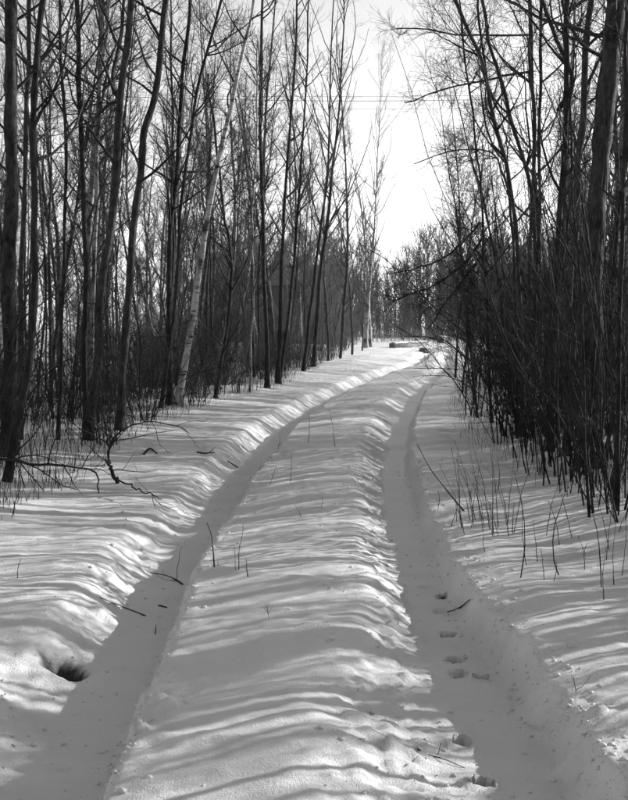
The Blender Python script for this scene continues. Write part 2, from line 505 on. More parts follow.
hero_tree('bare_tree', 'thin black tree slanting left at its foot, left of the twin trunks', [(305, 0), (303, 87), (298, 175), (295, 222), (291, 280), (285, 340), (278, 381)], 30, (5.5, 2.8), M['dark'], 13, 14, 28, ang=(28, 55), up=.2)
hero_tree('bare_tree', 'left one of the twin trunks standing where the track bends', [(335, 0), (330, 105), (328, 175), (321, 235), (314, 289), (308, 335), (303, 371)], 36, (6, 2.6), M['dark'], 14, 15, 24, ang=(22, 48), up=.22, blen=(1.5, 4))
hero_tree('bare_tree', 'right one of the twin trunks, with long branches rising to the right', [(341, 0), (338, 87), (331, 168), (325, 235), (320, 267), (317, 311), (313, 367)], 37.5, (8, 3.2), M['dark'], 15, 15, 44, ang=(22, 50), up=.24, blen=(2, 5.5), twigs=12, r1=.03)
hero_tree('aspen_tree', 'pale far tree with an open crown beside the end of the track', [(382, 50), (380, 77), (377, 150), (374, 227), (371, 267), (367, 316), (365, 343)], 62, (9, 2.2), M['pale'], 16, 17.5, 46, ang=(25, 55), up=.2, blen=(1.8, 4.5), twigs=12, twig='twig', r1=.035)
hero_tree('aspen_tree', 'pale thin far stem crossing beside the pale open-crowned tree', [(345, 110), (352, 160), (360, 200), (366, 253), (369, 300), (370, 342)], 66, (7, 2), M['pale'], 17, 14, 36, ang=(25, 55), up=.2, blen=(1.5, 4), twigs=10, twig='twig', r1=.03)
hero_tree('birch_tree', 'grey birch stem in the wood behind the rim-lit forked trunk', [(103, 0), (99, 50), (95, 105), (93, 180), (90, 300), (88, 415)], 19, (8, 5.5), M['pale'], 18, 11, 18)
hero_tree('bare_tree', 'short crooked tree with a low arching limb left of the bend', [(222, 190), (226, 222), (232, 262), (228, 310), (222, 350), (214, 398)], 24, (6, 2.5), M['dark'], 19, 6, 24, blen=(.8, 2), t0=.15)
hero_tree('bare_tree', 'thin pale sapling stem in front of the low building', [(258, 150), (255, 210), (254, 270), (252, 330), (250, 392)], 27, (4, 2), M['pale'], 20, 7, 18)

# right of the track
hero_tree('bare_tree', 'massive dark trunk at the right edge, the thickest in the photo', [(621, 0), (615, 52), (609, 105), (604, 157), (599, 210), (597, 250), (594, 350), (592, 462)], 11.2, (36, 23), M['big'], 31, 13, 20, rough=.06, sides=14, t0=.35,
          limbs=[([(618, 38), (604, 37), (565, 28), (530, 16), (506, 0), (480, -18)], 10.9, (5, 2)), ([(612, 90), (600, 60), (580, 50), (560, 20), (555, -15)], 11, (4.5, 3))])
hero_tree('bare_tree', 'mottled grey trunk just left of the massive dark trunk', [(589, 0), (583, 50), (580, 100), (576, 160), (572, 220), (568, 300), (564, 460)], 12.0, (12, 9), M['mid'], 32, 12, 20)
hero_tree('bare_tree', 'dark upright trunk second to the left of the massive trunk', [(562, 0), (560, 87), (557, 157), (554, 224), (551, 320), (548, 458)], 12.6, (10, 7.5), M['dark'], 33, 12, 20,
          limbs=[([(559, 110), (574, 82), (566, 55), (556, 30), (546, 0), (540, -25)], 12.5, (5, 3.5))])
hero_tree('bare_tree', 'slim straight stem in the right-hand thicket behind a grey one', [(543, 0), (543, 70), (540, 157), (539, 210), (536, 300), (533, 445)], 14, (6, 4.5), M['dark'], 34)
hero_tree('aspen_tree', 'pale grey straight stem rising from the right-hand thicket', [(529, 0), (529, 70), (532, 115), (532, 175), (530, 217), (527, 300), (525, 432)], 15.4, (7, 5.5), M['mid'], 35, 11, 20,
          limbs=[([(529, 72), (500, 77), (478, 80), (443, 85), (420, 92), (402, 99)], 15.3, (2.6, 1.2)), ([(530, 35), (495, 36), (453, 36), (415, 31), (398, 30)], 15.2, (2.4, 1.2))])
hero_tree('aspen_tree', 'knobbly grey stem leaning left out of the right-hand thicket', [(488, 0), (494, 45), (506, 84), (516, 130), (529, 178), (535, 220), (540, 300), (543, 440)], 14.4, (8, 5), M['mid'], 36, 10, 22)
hero_tree('aspen_tree', 'leftmost leaning grey stem of the right-hand thicket', [(453, 0), (471, 45), (483, 80), (495, 130), (504, 157), (513, 210), (519, 300), (524, 440)], 14.2, (8, 4.6), M['mid'], 37, 10, 26,
          limbs=[([(508, 190), (495, 155), (470, 147), (440, 152), (412, 163)], 14.1, (2.4, 1))])
hero_tree('bare_tree', 'thin dark stem beside the leftmost leaning grey stem', [(476, 0), (483, 70), (493, 125), (503, 175), (510, 240), (515, 330), (518, 436)], 14.8, (5, 3), M['dark'], 38)
hero_tree('bare_tree', 'dark stem cut off by the right edge of the photo', [(630, 0), (629, 105), (627, 200), (624, 300), (622, 400), (616, 520)], 8.6, (8, 5), M['dark'], 39, 9, 18)
hero_tree('bare_tree', 'thin upright stem nearest the sky gap on the right of the track', [(466, 60), (471, 100), (476, 150), (482, 220), (488, 320), (492, 420)], 17, (5, 2.4), M['dark'], 40, 6.5, 26,
          limbs=[([(484, 235), (465, 262), (440, 280), (415, 292), (392, 305)], 16.8, (3, 1.2)), ([(486, 250), (462, 278), (445, 300), (428, 324)], 16.9, (3, 1.4)), ([(480, 222), (455, 250), (425, 268), (392, 275)], 16.7, (2.4, 1))])

# ------------------------------------------------------------------ repeated trees, saplings, shrubs
def sapling_mesh(seed, h, r, nb, nt, ns, lean=.05, twig_min=.0026, blen=(.5, 1.5), up=.16, t0=.2):
    rng = np.random.default_rng(seed)
    K = 12
    d = np.array([rng.normal(0, lean), rng.normal(0, lean), 1.0])
    p = [np.array([0, 0, -.1])]
    for _ in range(K - 1):
        d = d + rng.normal(0, .045, 3) * np.array([1, 1, 0]); d /= np.linalg.norm(d)
        p.append(p[-1] + d * h / (K - 1))
    c = resample(p, 24)[None]
    rr = (np.linspace(1, .18, 24) * r)[None]
    tv, tq = tubes(c, rr, 6, .05, rng)
    B, BR = grow(rng, c, rr, nb, t0, .97, (28, 68), blen, 6, up, .14, r * .45, .3, twig_min)
    S, SR = grow(rng, B, BR, nt, .15, 1, (25, 65), (.25, .7), 4, .06, .2, .006, .4, twig_min)
    parts = [tubes(B, BR, 3), tubes(S, SR, 3)]
    if ns:
        W, WR = grow(rng, S, SR, ns, .2, 1, (25, 60), (.12, .35), 3, .04, .2, .0035, .5, twig_min * .8)
        parts.append(tubes(W, WR, 3))
    cv, cq = join(parts)
    return (tv, tq), (cv, cq)

def shrub_mesh(seed, h, n, spread, nb, nt, twig_min=.0024, r=.012, droop=-.02, jit=.12):
    rng = np.random.default_rng(seed)
    stems = []
    K = 9
    a = rng.uniform(0, 2 * PI, n)
    base = np.stack([np.cos(a), np.sin(a), 0 * a], 1) * rng.uniform(.02, .28, (n, 1)); base[:, 2] = -.08
    lean = np.abs(rng.normal(0, spread, n))
    d = np.stack([np.cos(a) * lean, np.sin(a) * lean, np.ones(n)], 1) + rng.normal(0, jit, (n, 3)); d /= np.linalg.norm(d, axis=1, keepdims=True)
    L = h * rng.uniform(.5, 1.05, n)
    pts = [base]
    for s in range(K - 1):
        d = d + rng.normal(0, .11, (n, 3)); d[:, 2] += droop * s
        d /= np.linalg.norm(d, axis=1, keepdims=True)
        pts.append(pts[-1] + d * (L / (K - 1))[:, None])
    C = np.stack(pts, 1)
    R = (r * rng.uniform(.55, 1.25, n))[:, None] * np.linspace(1, .3, K)[None]
    B, BR = grow(rng, C, R, nb, .15, .98, (22, 62), (.3, 1.05), 5, .08, .18, .006, .35, twig_min)
    parts = [tubes(B, BR, 3)]
    if nt:
        S, SR = grow(rng, B, BR, nt, .15, 1, (25, 65), (.12, .45), 4, .05, .2, .0035, .45, twig_min * .8)
        parts.append(tubes(S, SR, 3))
    return (C, R), join(parts)

def edge_left(y): return np.interp(y, [0, 9, 12, 15, 19, 24, 32, 40, 60, 83, 110, 130], [-3.0, -2.6, -2.55, -2.45, -2.15, -1.25, -.45, .2, 1.9, 3.4, 4.6, 5.5])
def edge_right(y): return np.interp(y, [0, 8.5, 14.5, 22, 30, 45, 66, 100, 130], [2.9, 2.6, 2.35, 3.1, 4.5, 6.6, 9.8, 15, 18])

def place(kids, x, y, rz, s, sz, name, label, cat, group, tilt=(0, 0)):
    """one copied thing: kids = [(part name, mesh data)], or one mesh for a thing too small to show parts"""
    if len(kids) == 1:
        o = obj(name, kids[0][1])
    else:
        o = obj(name, None)
        for pn, d in kids: obj(pn, d, o)
    o.location = (x, y, zg(x, y)); o.rotation_euler = (tilt[0], tilt[1], rz); o.scale = (s, s, sz)
    tag(o, label, cat, group)
    return o

rng = np.random.default_rng(777)
SAP = []
for i, (h, r, nb, nt, ns, tw) in enumerate([(7.5, .035, 40, 10, 3, 'twig_dark'), (9.5, .055, 46, 10, 3, 'twig_dark'), (6.0, .025, 36, 9, 3, 'twig'), (8.5, .04, 48, 9, 3, 'twig_dark'), (5.0, .02, 30, 9, 3, 'twig_dark'), (10.5, .065, 48, 10, 3, 'twig')]):
    (tv, tq), (cv, cq) = sapling_mesh(100 + i, h, r, nb, nt, ns)
    bm = [M['dark'], M['mid'], M['dark'], M['dark'], M['mid'], M['pale']][i]
    SAP.append([('trunk', mesh('trunk', tv, tq, bm)), ('crown', mesh('crown', cv, cq, M[tw]))])
POLE = []
for i, (h, r) in enumerate([(6.5, .022), (8.5, .034), (5.0, .017), (7.5, .028)]):
    (tv, tq), (cv, cq) = sapling_mesh(130 + i, h, r, 13, 4, 2, .025, .0026, (.5, 1.4), .2, .3)
    POLE.append([('trunk', mesh('trunk', tv, tq, M['dark'])), ('crown', mesh('crown', cv, cq, M['twig_dark']))])
FARSAP = []
for i, (h, r, nb, nt) in enumerate([(9, .05, 34, 8), (11, .06, 38, 8), (7, .04, 32, 8)]):
    (tv, tq), (cv, cq) = sapling_mesh(150 + i, h, r, nb, nt, 2, .05, .005, (.8, 2.2), .2, .15)
    FARSAP.append([('trunk', mesh('trunk', tv, tq, M['mid'])), ('crown', mesh('crown', cv, cq, M['twig']))])

SAPW = ['dark mid-height','tall grey-barked','low fine-twigged','dark densely twigged','short thin grey','tall pale-barked']
POLEW = ['medium', 'tall', 'short', 'slender']
FARW = ['medium', 'tall', 'low']
CANEW = ['tall upright', 'medium upright', 'very tall', 'low spreading']
SHW = ['tall', 'wide', 'very tall narrow', 'low sprawling', 'medium']
def scatter(n, ymin, ymax, side, dmin, dmax, protos, name, label, cat, group, s=(.8, 1.2), power=1.0, seed=0, near_bias=1.0, minsep=.25, words=None):
    rg = np.random.default_rng(seed)
    done = []
    tries = 0
    while len(done) < n and tries < n * 30:
        tries += 1
        y = ymin + (ymax - ymin) * rg.random() ** near_bias
        u = dmin + (dmax - dmin) * rg.random() ** power
        x = float(edge_left(y)) - u if side < 0 else float(edge_right(y)) + u
        if x < -.30 * y - 6 or x > .32 * y + 16: continue
        if any((x - a) ** 2 + (y - b) ** 2 < minsep ** 2 for a, b in done): continue
        done.append((x, y))
        k = protos[rg.integers(len(protos))]
        sc = rg.uniform(*s)
        lab, grp = label, group
        if words:
            i = [id(p) for p in protos].index(id(k))
            w_ = words[i]
            rank = 'front' if y < ymin + .3 * (ymax - ymin) else ('middle' if y < ymin + .65 * (ymax - ymin) else 'back')
            lab = f'{w_} {label}, {rank} rank'
            if len(lab.split()) > 16: lab = f'{w_} {label}'; grp = f'{group}, {w_}'
            else: grp = f'{group}, {rank} rank, {w_}'
        place(k, x, y, rg.uniform(0, 2 * PI), sc, sc * rg.uniform(.85, 1.15), name, lab, cat, grp, (rg.normal(0, .04), rg.normal(0, .04)))

scatter(115, 8, 48, -1, .5, 14, SAP, 'sapling', 'bare sapling in the wood left of the track', 'sapling', 'saplings in the wood left of the track', (.75, 1.25), 1.0, 1, words=SAPW)
scatter(75, 28, 105, -1, .3, 24, FARSAP, 'young_tree', 'bare young tree farther back in the wood left of the track', 'tree', 'young trees farther back on the left', (.8, 1.25), 1.2, 2, words=FARW)
scatter(60, 14, 46, 1, .4, 12, SAP, 'sapling', 'bare sapling in the thicket right of the track', 'sapling', 'saplings in the thicket right of the track', (.65, 1.1), 1.0, 3, words=SAPW)
scatter(120, 3, 40, 1, .5, 12, POLE, 'pole_sapling', 'straight bare pole-like sapling right of the track', 'sapling', 'pole-like saplings right of the track', (.7, 1.2), 1.0, 33, words=POLEW)
scatter(26, 3, 12, 1, 3.5, 16, [SAP[0], SAP[1], SAP[3]], 'sapling', 'bare sapling beside the near stretch of the track, right of the thicket front', 'sapling', 'saplings beside the near stretch of the track', (.9, 1.3), 1.0, 37)
scatter(26, 4, 26, 1, 1.2, 9, [SAP[1], SAP[5], SAP[3]], 'slim_tree', 'slim bare tree with a hand-wide trunk among the right-hand thicket', 'tree', 'slim trees among the right-hand thicket', (.9, 1.5), 1.0, 34, 1.0, .8)
scatter(34, 2.5, 9, 1, .8, 8, POLE, 'pole_sapling', 'straight bare pole-like sapling beside the nearest stretch, right side', 'sapling', 'pole-like saplings beside the near stretch on the right', (.7, 1.2), 1.0, 35, words=POLEW)
scatter(45, 26, 58, 1, .8, 20, FARSAP, 'young_tree', 'bare young tree farther back in the thicket right of the track', 'tree', 'young trees farther back on the right', (.65, 1.0), 1.2, 4, words=FARW)

for k, (px, Y, pr, sc) in enumerate([(462, 24, 2, .95), (474, 21, 0, .8), (455, 31, 0, 1.0), (468, 28, 4, 1.1), (478, 18, 2, .9)]):
    p = at(px, 400, Y)
    place(SAP[pr], p[0], Y, k * 2.1, sc, sc, 'sapling', 'slender bare sapling in the thicket right of the track', 'sapling', 'saplings in the thicket right of the track')
for k, (px, Y, pr, sc) in enumerate([(352, 48, 0, 1.2), (340, 43, 1, 1.1), (362, 56, 2, 1.0), (328, 40, 0, 1.0)]):
    p = at(px, 400, Y)
    place(FARSAP[pr], p[0], Y, k * 2.1, sc, sc, 'young_tree', 'bare young tree farther back in the wood left of the track', 'tree', 'young trees farther back on the left')
SHRUB, FARSHRUB = [], []
for i, (h, n, sp, nb, nt) in enumerate([(3.2, 12, .22, 10, 5), (2.4, 14, .35, 9, 5), (3.8, 10, .18, 12, 5), (1.8, 16, .45, 8, 5), (3.0, 13, .3, 11, 5)]):
    (C, R), tw = shrub_mesh(200 + i, h, n, sp, nb, nt)
    v, q = tubes(C, R, 4)
    one = join([(v, q), tw])
    SHRUB.append(([('stem', mesh('stem', *tubes(C[k:k + 1], R[k:k + 1], 5), M['dark'])) for k in range(n)] + [('crown', mesh('crown', *tw, M['twig_dark']))],
                  [('bare_shrub', mesh('bare_shrub', *one, M['twig_dark']))]))
for i, (h, n, sp, nb) in enumerate([(2.8, 9, .3, 9), (3.6, 8, .22, 11), (2.0, 11, .4, 8)]):
    (C, R), tw = shrub_mesh(230 + i, h, n, sp, nb, 0, .006, .02)
    FARSHRUB.append(join([tubes(C[:, ::2], R[:, ::2], 3), tw]))
near_p, mid_p = [s[0] for s in SHRUB], [s[1] for s in SHRUB]
CANE, CANE1 = [], []
for i, (h, n, sp, nb, nt) in enumerate([(4.2, 7, .10, 6, 2), (3.4, 8, .14, 5, 3), (5.0, 6, .08, 8, 3), (2.8, 9, .22, 5, 3)]):
    (C, R), tw = shrub_mesh(260 + i, h, n, sp, nb, nt, .0022, .0100, .004, .09)
    cr_ = ('crown', mesh('crown', *tw, M['twig_dark']))
    CANE.append([('stem', mesh('stem', *tubes(C[k:k + 1], R[k:k + 1], 5), M['dark'])) for k in range(n)] + [cr_])
    CANE1.append([('thicket_bush', mesh('thicket_bush', *join([tubes(C, R, 4), tw]), M['twig_dark']))])
scatter(16, 8.5, 17, 1, .15, 3.2, CANE, 'thicket_bush', 'dense bare shrub at the front of the right-hand thicket', 'shrub', 'shrubs at the front of the right-hand thicket', (.7, 1.15), 1, 5, words=CANEW)
scatter(96, 5.0, 42, 1, .3, 7, CANE1, 'thicket_bush', 'bare many-stemmed shrub deeper in the right-hand thicket', 'shrub', 'shrubs deeper in the right-hand thicket', (.8, 1.35), 1.0, 6, 1.0, words=CANEW)
scatter(60, 9, 30, -1, .2, 9, POLE, 'pole_sapling', 'straight bare pole-like sapling left of the track', 'sapling', 'pole-like saplings left of the track', (.8, 1.3), 1.0, 36, words=POLEW)
scatter(84, 9, 44, -1, .8, 13, mid_p, 'bare_shrub', 'bare shrub among the trunks left of the track', 'shrub', 'shrubs among the trunks on the left', (.6, 1.25), 1.1, 8, words=SHW)
for k, (px, py, sc) in enumerate([(560, 484, .9), (586, 492, 1.0), (612, 514, 1.0), (545, 466, .9), (522, 456, .8), (600, 503, .8), (503, 443, .7), (575, 476, 1.1), (622, 498, 1.0), (536, 474, .6), (627, 520, .7)]):
    gx = G(px, py)
    place(CANE[k % 4], gx[0], gx[1], k * 1.7, sc, sc, 'thicket_bush', CANEW[k % 4] + ' bare shrub with its feet in open snow at the thicket front', 'shrub', 'shrubs with feet in open snow at the thicket front')
scatter(34, 14, 44, -1, -.2, 2.4, mid_p, 'edge_shrub', 'bare shrub along the far edge of the left wood', 'shrub', 'shrubs farther along the edge of the left-hand wood', (.25, .7), 1, 13, words=SHW)
scatter(24, 10, 22, -1, -.2, 2.4, near_p + CANE, 'edge_shrub', 'bare shrub at the snowy edge of the left wood among trunk feet', 'shrub', 'shrubs at the edge of the left-hand wood', (.25, .7), 1, 12, words=SHW + CANEW)
scatter(9, 9.5, 16, 1, .3, 2.4, [near_p[1], near_p[3], near_p[4]], 'arching_bush', 'arching bare bush with crossing stems at the front of the right-hand thicket', 'shrub', 'arching bushes at the front of the right-hand thicket', (.75, 1.2), 1, 56)
scatter(18, 15, 34, 1, -.1, 2.6, mid_p, 'tangled_bush', 'tangled fan-shaped bare bush leaning from the right-hand thicket', 'shrub', 'tangled bushes along the right-hand thicket', (.9, 1.5), 1, 55)
def far_brush():
    rg = np.random.default_rng(71)
    parts = []
    for k in range(70):
        y = 26 + 86 * rg.random(); u = .1 + 8 * rg.random() ** 1.7 if k % 2 else 1.2 + 14 * rg.random()
        x = float(edge_left(y)) - u * 1.2 if k % 2 else float(edge_right(y)) + u
        v, q = FARSHRUB[rg.integers(3)]
        a, sc = rg.uniform(0, 2 * PI), rg.uniform(.6, 1.25)
        Rm = np.array([[math.cos(a), -math.sin(a), 0], [math.sin(a), math.cos(a), 0], [0, 0, 1]])
        parts.append((v @ Rm.T * sc + np.array([x, y, zg(x, y)]), q))
    for k in range(80):
        y = 17 + 50 * rg.random() ** 1.2; x = float(edge_left(y)) - rg.uniform(-.35, 1.2)
        v, q = FARSHRUB[rg.integers(3)]
        a, sc = rg.uniform(0, 2 * PI), rg.uniform(.18, .5)
        Rm = np.array([[math.cos(a), -math.sin(a), 0], [math.sin(a), math.cos(a), 0], [0, 0, 1]])
        parts.append((v @ Rm.T * sc + np.array([x, y, zg(x, y)]), q))
    for k in range(46):
        y = rg.uniform(96, 114); x = rg.uniform(-4, 20)
        v, q = FARSHRUB[rg.integers(3)]
        parts.append((v * rg.uniform(.7, 1.3) * np.array([rg.choice([-1, 1]) * 1.3, 1.3, 1]) + np.array([x, y, zg(x, y)]), q))
    o = obj('brush', mesh('brush', *join(parts), M['twig']))
    tag(o, 'tangled bare brush filling the far woods along both sides of the track', 'brush', None, 'stuff')
far_brush()

# ------------------------------------------------------------------ far woods, a mass behind the field
def far_woods():
    rg = np.random.default_rng(900)
    protos = []
    for i in range(5):
        h = 10.0
        c = np.zeros((1, 6, 3)); c[0, :, 2] = np.linspace(-.2, h, 6); c[0, :, :2] += np.cumsum(rg.normal(0, .14, (6, 2)), 0)
        r = np.linspace(.10, .025, 6)[None]
        B, BR = grow(rg, c, r, 26, .02, .98, (18, 50), (1.5, 4.2), 3, .3, .12, .055, .4, .032, .25)
        S, SR = grow(rg, B, BR, 5, .1, 1, (18, 45), (.8, 2.2), 2, .2, .15, .034, .5, .026, .3)
        protos.append(join([tubes(c, r, 4), tubes(B, BR, 3), tubes(S, SR, 3)]))
    parts = []
    for k in range(560):
        y = rg.uniform(118, 165) if k < 420 else rg.uniform(165, 200); x = rg.uniform(-14, 40) * y / 140
        if k >= 480:                                        # the wood goes on unseen behind the camera, added to darken trunk fronts
            y = rg.uniform(-45, -5); x = rg.choice([-1, 1]) * (3.2 + rg.uniform(0, 16))
        v, q = protos[rg.integers(5)]
        a, s = rg.uniform(0, 2 * PI), rg.uniform(.6, 1.25)
        if k % 3 == 0 and k < 480: s *= .4; y = rg.uniform(112, 122)
        R = np.array([[math.cos(a), -math.sin(a), 0], [math.sin(a), math.cos(a), 0], [0, 0, 1]])
        parts.append((v @ R.T * s + np.array([x, y, 0]), q))
    o = obj('far_woods', mesh('far_woods', *join(parts), M['twig_far']))
    tag(o, 'hazy mass of bare trees beyond the far end of the track', 'woods', None, 'stuff')
far_woods()

def strip_grass():
    """dry weeds poking out of the snow"""
    rg = np.random.default_rng(910)
    n = 2600
    y = 84 + 34 * rg.random(n); x = rg.uniform(-8, 22, n)
    z = H(x, y)
    b = np.stack([x, y, z - .05], 1)
    h = rg.uniform(.3, 1.1, n)
    lean = rg.normal(0, .18, (n, 3)) * np.array([1, 1, 0])
    P = np.stack([b, b + h[:, None] * (lean * .4 + [0, 0, .55]), b + h[:, None] * (lean + [0, 0, 1])], 1)
    R = np.array([.012, .009, .005])[None] * np.ones((n, 1))
    o = obj('dry_grass', mesh('dry_grass', *tubes(P, R, 3), M['straw']))
    tag(o, 'dry weeds poking from the snow at the far end of the track', 'grass', None, 'stuff')
    n = 11000
    y = 6 + 42 * rg.random(n) ** 1.6
    side = rg.random(n) < .68
    off = np.abs(rg.normal(0, 1, n)) * 2.0 - .45
    x = np.where(side, edge_left(y) - off, edge_right(y) + off)
    z = H(x, y)
    b = np.stack([x, y, z - .03], 1)
    h = rg.uniform(.08, .6, n) * np.clip(.35 + (off + .5), .3, 1.9)
    lean = rg.normal(0, .22, (n, 3)) * np.array([1, 1, 0])
    P = np.stack([b, b + h[:, None] * (lean * .4 + [0, 0, .55]), b + h[:, None] * (lean + [0, 0, 1])], 1)
    R = np.array([.0026, .0022, .0014])[None] * rg.uniform(.7, 1.5, (n, 1))
    o = obj('undergrowth', mesh('undergrowth', *tubes(P, R, 3), M['twig_dark']))
    tag(o, 'fine dry stalks standing in the snow at the foot of the woods', 'undergrowth', None, 'stuff')
strip_grass()

# ------------------------------------------------------------------ low building behind the trees on the left
def box(x0, x1, y0, y1, z0, z1):
    v = np.array([[x, y, z] for z in (z0, z1) for y in (y0, y1) for x in (x0, x1)], float)
    q = np.array([[0, 2, 3, 1], [4, 5, 7, 6], [0, 1, 5, 4], [2, 6, 7, 3], [0, 4, 6, 2], [1, 3, 7, 5]])
    return v, q
bl, br = at(200, 300, 74), at(348, 300, 74)
x0, x1 = bl[0], br[0]
zt = at(240, 262, 74)[2]
b0 = np.array([(x0 + x1) / 2, 77, 0.0])
house = obj('low_building', None, None, b0)
tag(house, 'low dark building with a straight roofline half hidden behind the trees', 'building')
W = (x1 - x0) / 2
obj('wall', mesh('wall', *box(-W + .3, W - .3, -2.8, 2.8, -.2, zt - 1.5), M['wall'], False), house)
rv = np.array([[-W, -3.2, zt - 1.55], [W, -3.2, zt - 1.55], [W, 3.2, zt - 1.55], [-W, 3.2, zt - 1.55], [-W, 0, zt], [W, 0, zt]])
rme = bpy.data.meshes.new('roof'); rme.from_pydata(rv.tolist(), [], [(0, 1, 5, 4), (2, 3, 4, 5), (0, 4, 3), (1, 2, 5), (3, 2, 1, 0)]); rme.materials.append(M['roofm'])
roof = obj('roof', rme, house)
cx = at(281, 250, 77)[0] - b0[0]
obj('chimney', mesh('chimney', *join([box(cx - .35, cx + .35, -.35, .35, zt - .5, zt + .75), box(cx - .42, cx + .42, -.42, .42, zt + .75, zt + .9)]), M['wood'], False), roof)

# ------------------------------------------------------------------ far end of the track: boards and blocks under snow
def far_board(name, label, a, b, th, hh, cap=.06):
    """a beam between two pixels (a, b) on the snow, with a snow cap"""
    A, B = G(*a), G(*b)
    mid = (A + B) / 2
    L = np.linalg.norm((B - A)[:2]) / 2
    ang = math.atan2(B[1] - A[1], B[0] - A[0])
    root = obj(name, None, None, mid); root.rotation_euler = (0, -math.atan2(B[2] - A[2], 2 * L), ang)
    tag(root, label, 'timber')
    obj('beam', mesh('beam', *box(-L, L, -th, th, -.1, hh), M['wood'], False), root)
    if cap:
        n = 14
        xs = np.linspace(-L * .97, L * .97, n)
        rg = np.random.default_rng(5)
        prof = np.array([(-th * 1.02, 0), (-th * .8, .7), (0, 1), (th * .8, .7), (th * 1.02, 0)])
        v = np.array([[x, p[0], hh + .004 + p[1] * cap * rg.uniform(.7, 1.2)] for x in xs for p in prof])
        i = np.arange(n - 1)[:, None] * 5 + np.arange(4)[None]
        q = np.stack([i, i + 5, i + 6, i + 1], -1).reshape(-1, 4)
        obj('snow_cap', mesh('snow_cap', v, q, M['snow']), root)
    return root
far_board('fallen_beam', 'long snow-capped beam lying at the far end of the track', (392, 348), (426, 345), .16, .26, .05)
far_board('timber_block', 'short dark block in front of the long snow-capped beam', (422, 352), (434, 351), .15, .2, .04)
far_board('timber_post', 'small dark stump right of the far beam', (439, 343), (445, 343), .2, .55, .05)

# ------------------------------------------------------------------ overhead wires
def wire(label, pa, pb, Y, r=.028, sag=.6):
    A, B = at(*pa, Y), at(*pb, Y)
    d = B - A
    P = np.stack([A + d * t for t in np.linspace(-1.5, 2.5, 33)])
    P[:, 2] -= sag * (1 - ((np.linspace(-1, 1, 33)) ** 2)) - sag
    base = P[16].copy()
    o = obj('overhead_wire', mesh('overhead_wire', *tubes((P - base)[None], np.full((1, 33), r), 4), M['wire']), None, base)
    tag(o, label, 'wire')
wire('topmost level overhead wire crossing the sky gap', (290, 97), (465, 96), 120, .016)
wire('thick second overhead wire just under the topmost one', (290, 101), (420, 101), 121, .028)
wire('third overhead wire, faint and level below the thick one', (290, 109), (465, 109), 122, .013)
wire('lower slanting overhead wire above the far woods', (360, 181), (432, 190), 120, .015, .2)

# ------------------------------------------------------------------ twigs and stalks in the snow
def stick(name, label, pts, w, cat, mat='twig_dark', depths=None, side=0, seed=0, group=None):
    """pts: pixels, first on the snow; the others at the depth of the first plus small steps"""
    rg = np.random.default_rng(seed + 1000)
    g = G(*pts[0])
    P = [g - np.array([0, 0, .03])]
    for i, p in enumerate(pts[1:]):
        P.append(at(p[0], p[1], g[1] + (depths[i] if depths else 0)))
    P = np.array(P)
    c = resample(P, 10)
    c[1:-1] += rg.normal(0, .0012, (8, 3))
    r = np.linspace(1, .4, 10) * .62 * w / FPX * g[1] / 2
    parts = [tubes(c[None], r[None], 5, .08, rg)]
    if side:
        B, BR = grow(rg, c[None], r[None], side, .25, .95, (25, 60), (.06 * g[1] / 6, .16 * g[1] / 6), 4, .05, .15, .004, .4, .0013)
        parts.append(tubes(B, BR, 3))
    o = obj(name, mesh(name, *(lambda vq: (vq[0] - g, vq[1]))(join(parts)), M[mat]), None, g)
    tag(o, label, cat, group)
    return o

def lying(label, pts, w, seed=0, side=0, name='fallen_twig', lift=.004, cat='twig', thing_parts=None):
    """a twig lying on the snow along pixels"""
    rg = np.random.default_rng(seed + 2000)
    P = np.array([G(*p) for p in pts])
    Y = P[0, 1]
    r0 = .75 * w / FPX * Y / 2
    P[:, 2] += r0 * .25 + lift * .3
    c = resample(P, 12)
    r = np.linspace(1, .45, 12) * r0
    base = P[0].copy()
    parts = [tubes(c[None], r[None], 6, .08, rg)]
    if side:
        B, BR = grow(rg, c[None], r[None], side, .2, .95, (25, 60), (.15, .5), 5, .06, .2, r0 * .5, .4, .002)
        parts.append(tubes(B, BR, 4))
    v, q = join(parts)
    o = obj(name, mesh(name, v - base, q, M['twig_dark']), None, base)
    tag(o, label, cat)

def raised(label, pts, w, Y, seed=0, side=6, name='fallen_branch'):
    """a branch propped above the snow: pixels at depth Y"""
    rg = np.random.default_rng(seed + 3000)
    low = max(pts, key=lambda p: p[1])
    Y = float(G(low[0], low[1])[1]) - .03
    P = np.array([at(px, py, Y + dy) for px, py, dy in pts])
    c = resample(P, 16)
    c[1:-1] += rg.normal(0, .008, (14, 3))
    r = np.interp(np.linspace(0, 1, 16), [0, 1], [.55 * w[0], .5 * w[1]]) / FPX * Y / 2
    base = P[0].copy()
    parts = [tubes(c[None], r[None], 6, .07, rg)]
    if side:
        B, BR = grow(rg, c[None], r[None], side, .15, .95, (25, 65), (.3, .9), 6, .03, .2, .008, .35, .0024)
        S, SR = grow(rg, B, BR, 3, .2, 1, (25, 60), (.12, .35), 4, .02, .2, .004, .4, .002)
        parts += [tubes(B, BR, 4), tubes(S, SR, 3)]
    v, q = join(parts)
    o = obj(name, mesh(name, v - base, q, M['twig_dark']), None, base)
    tag(o, label, 'branch')

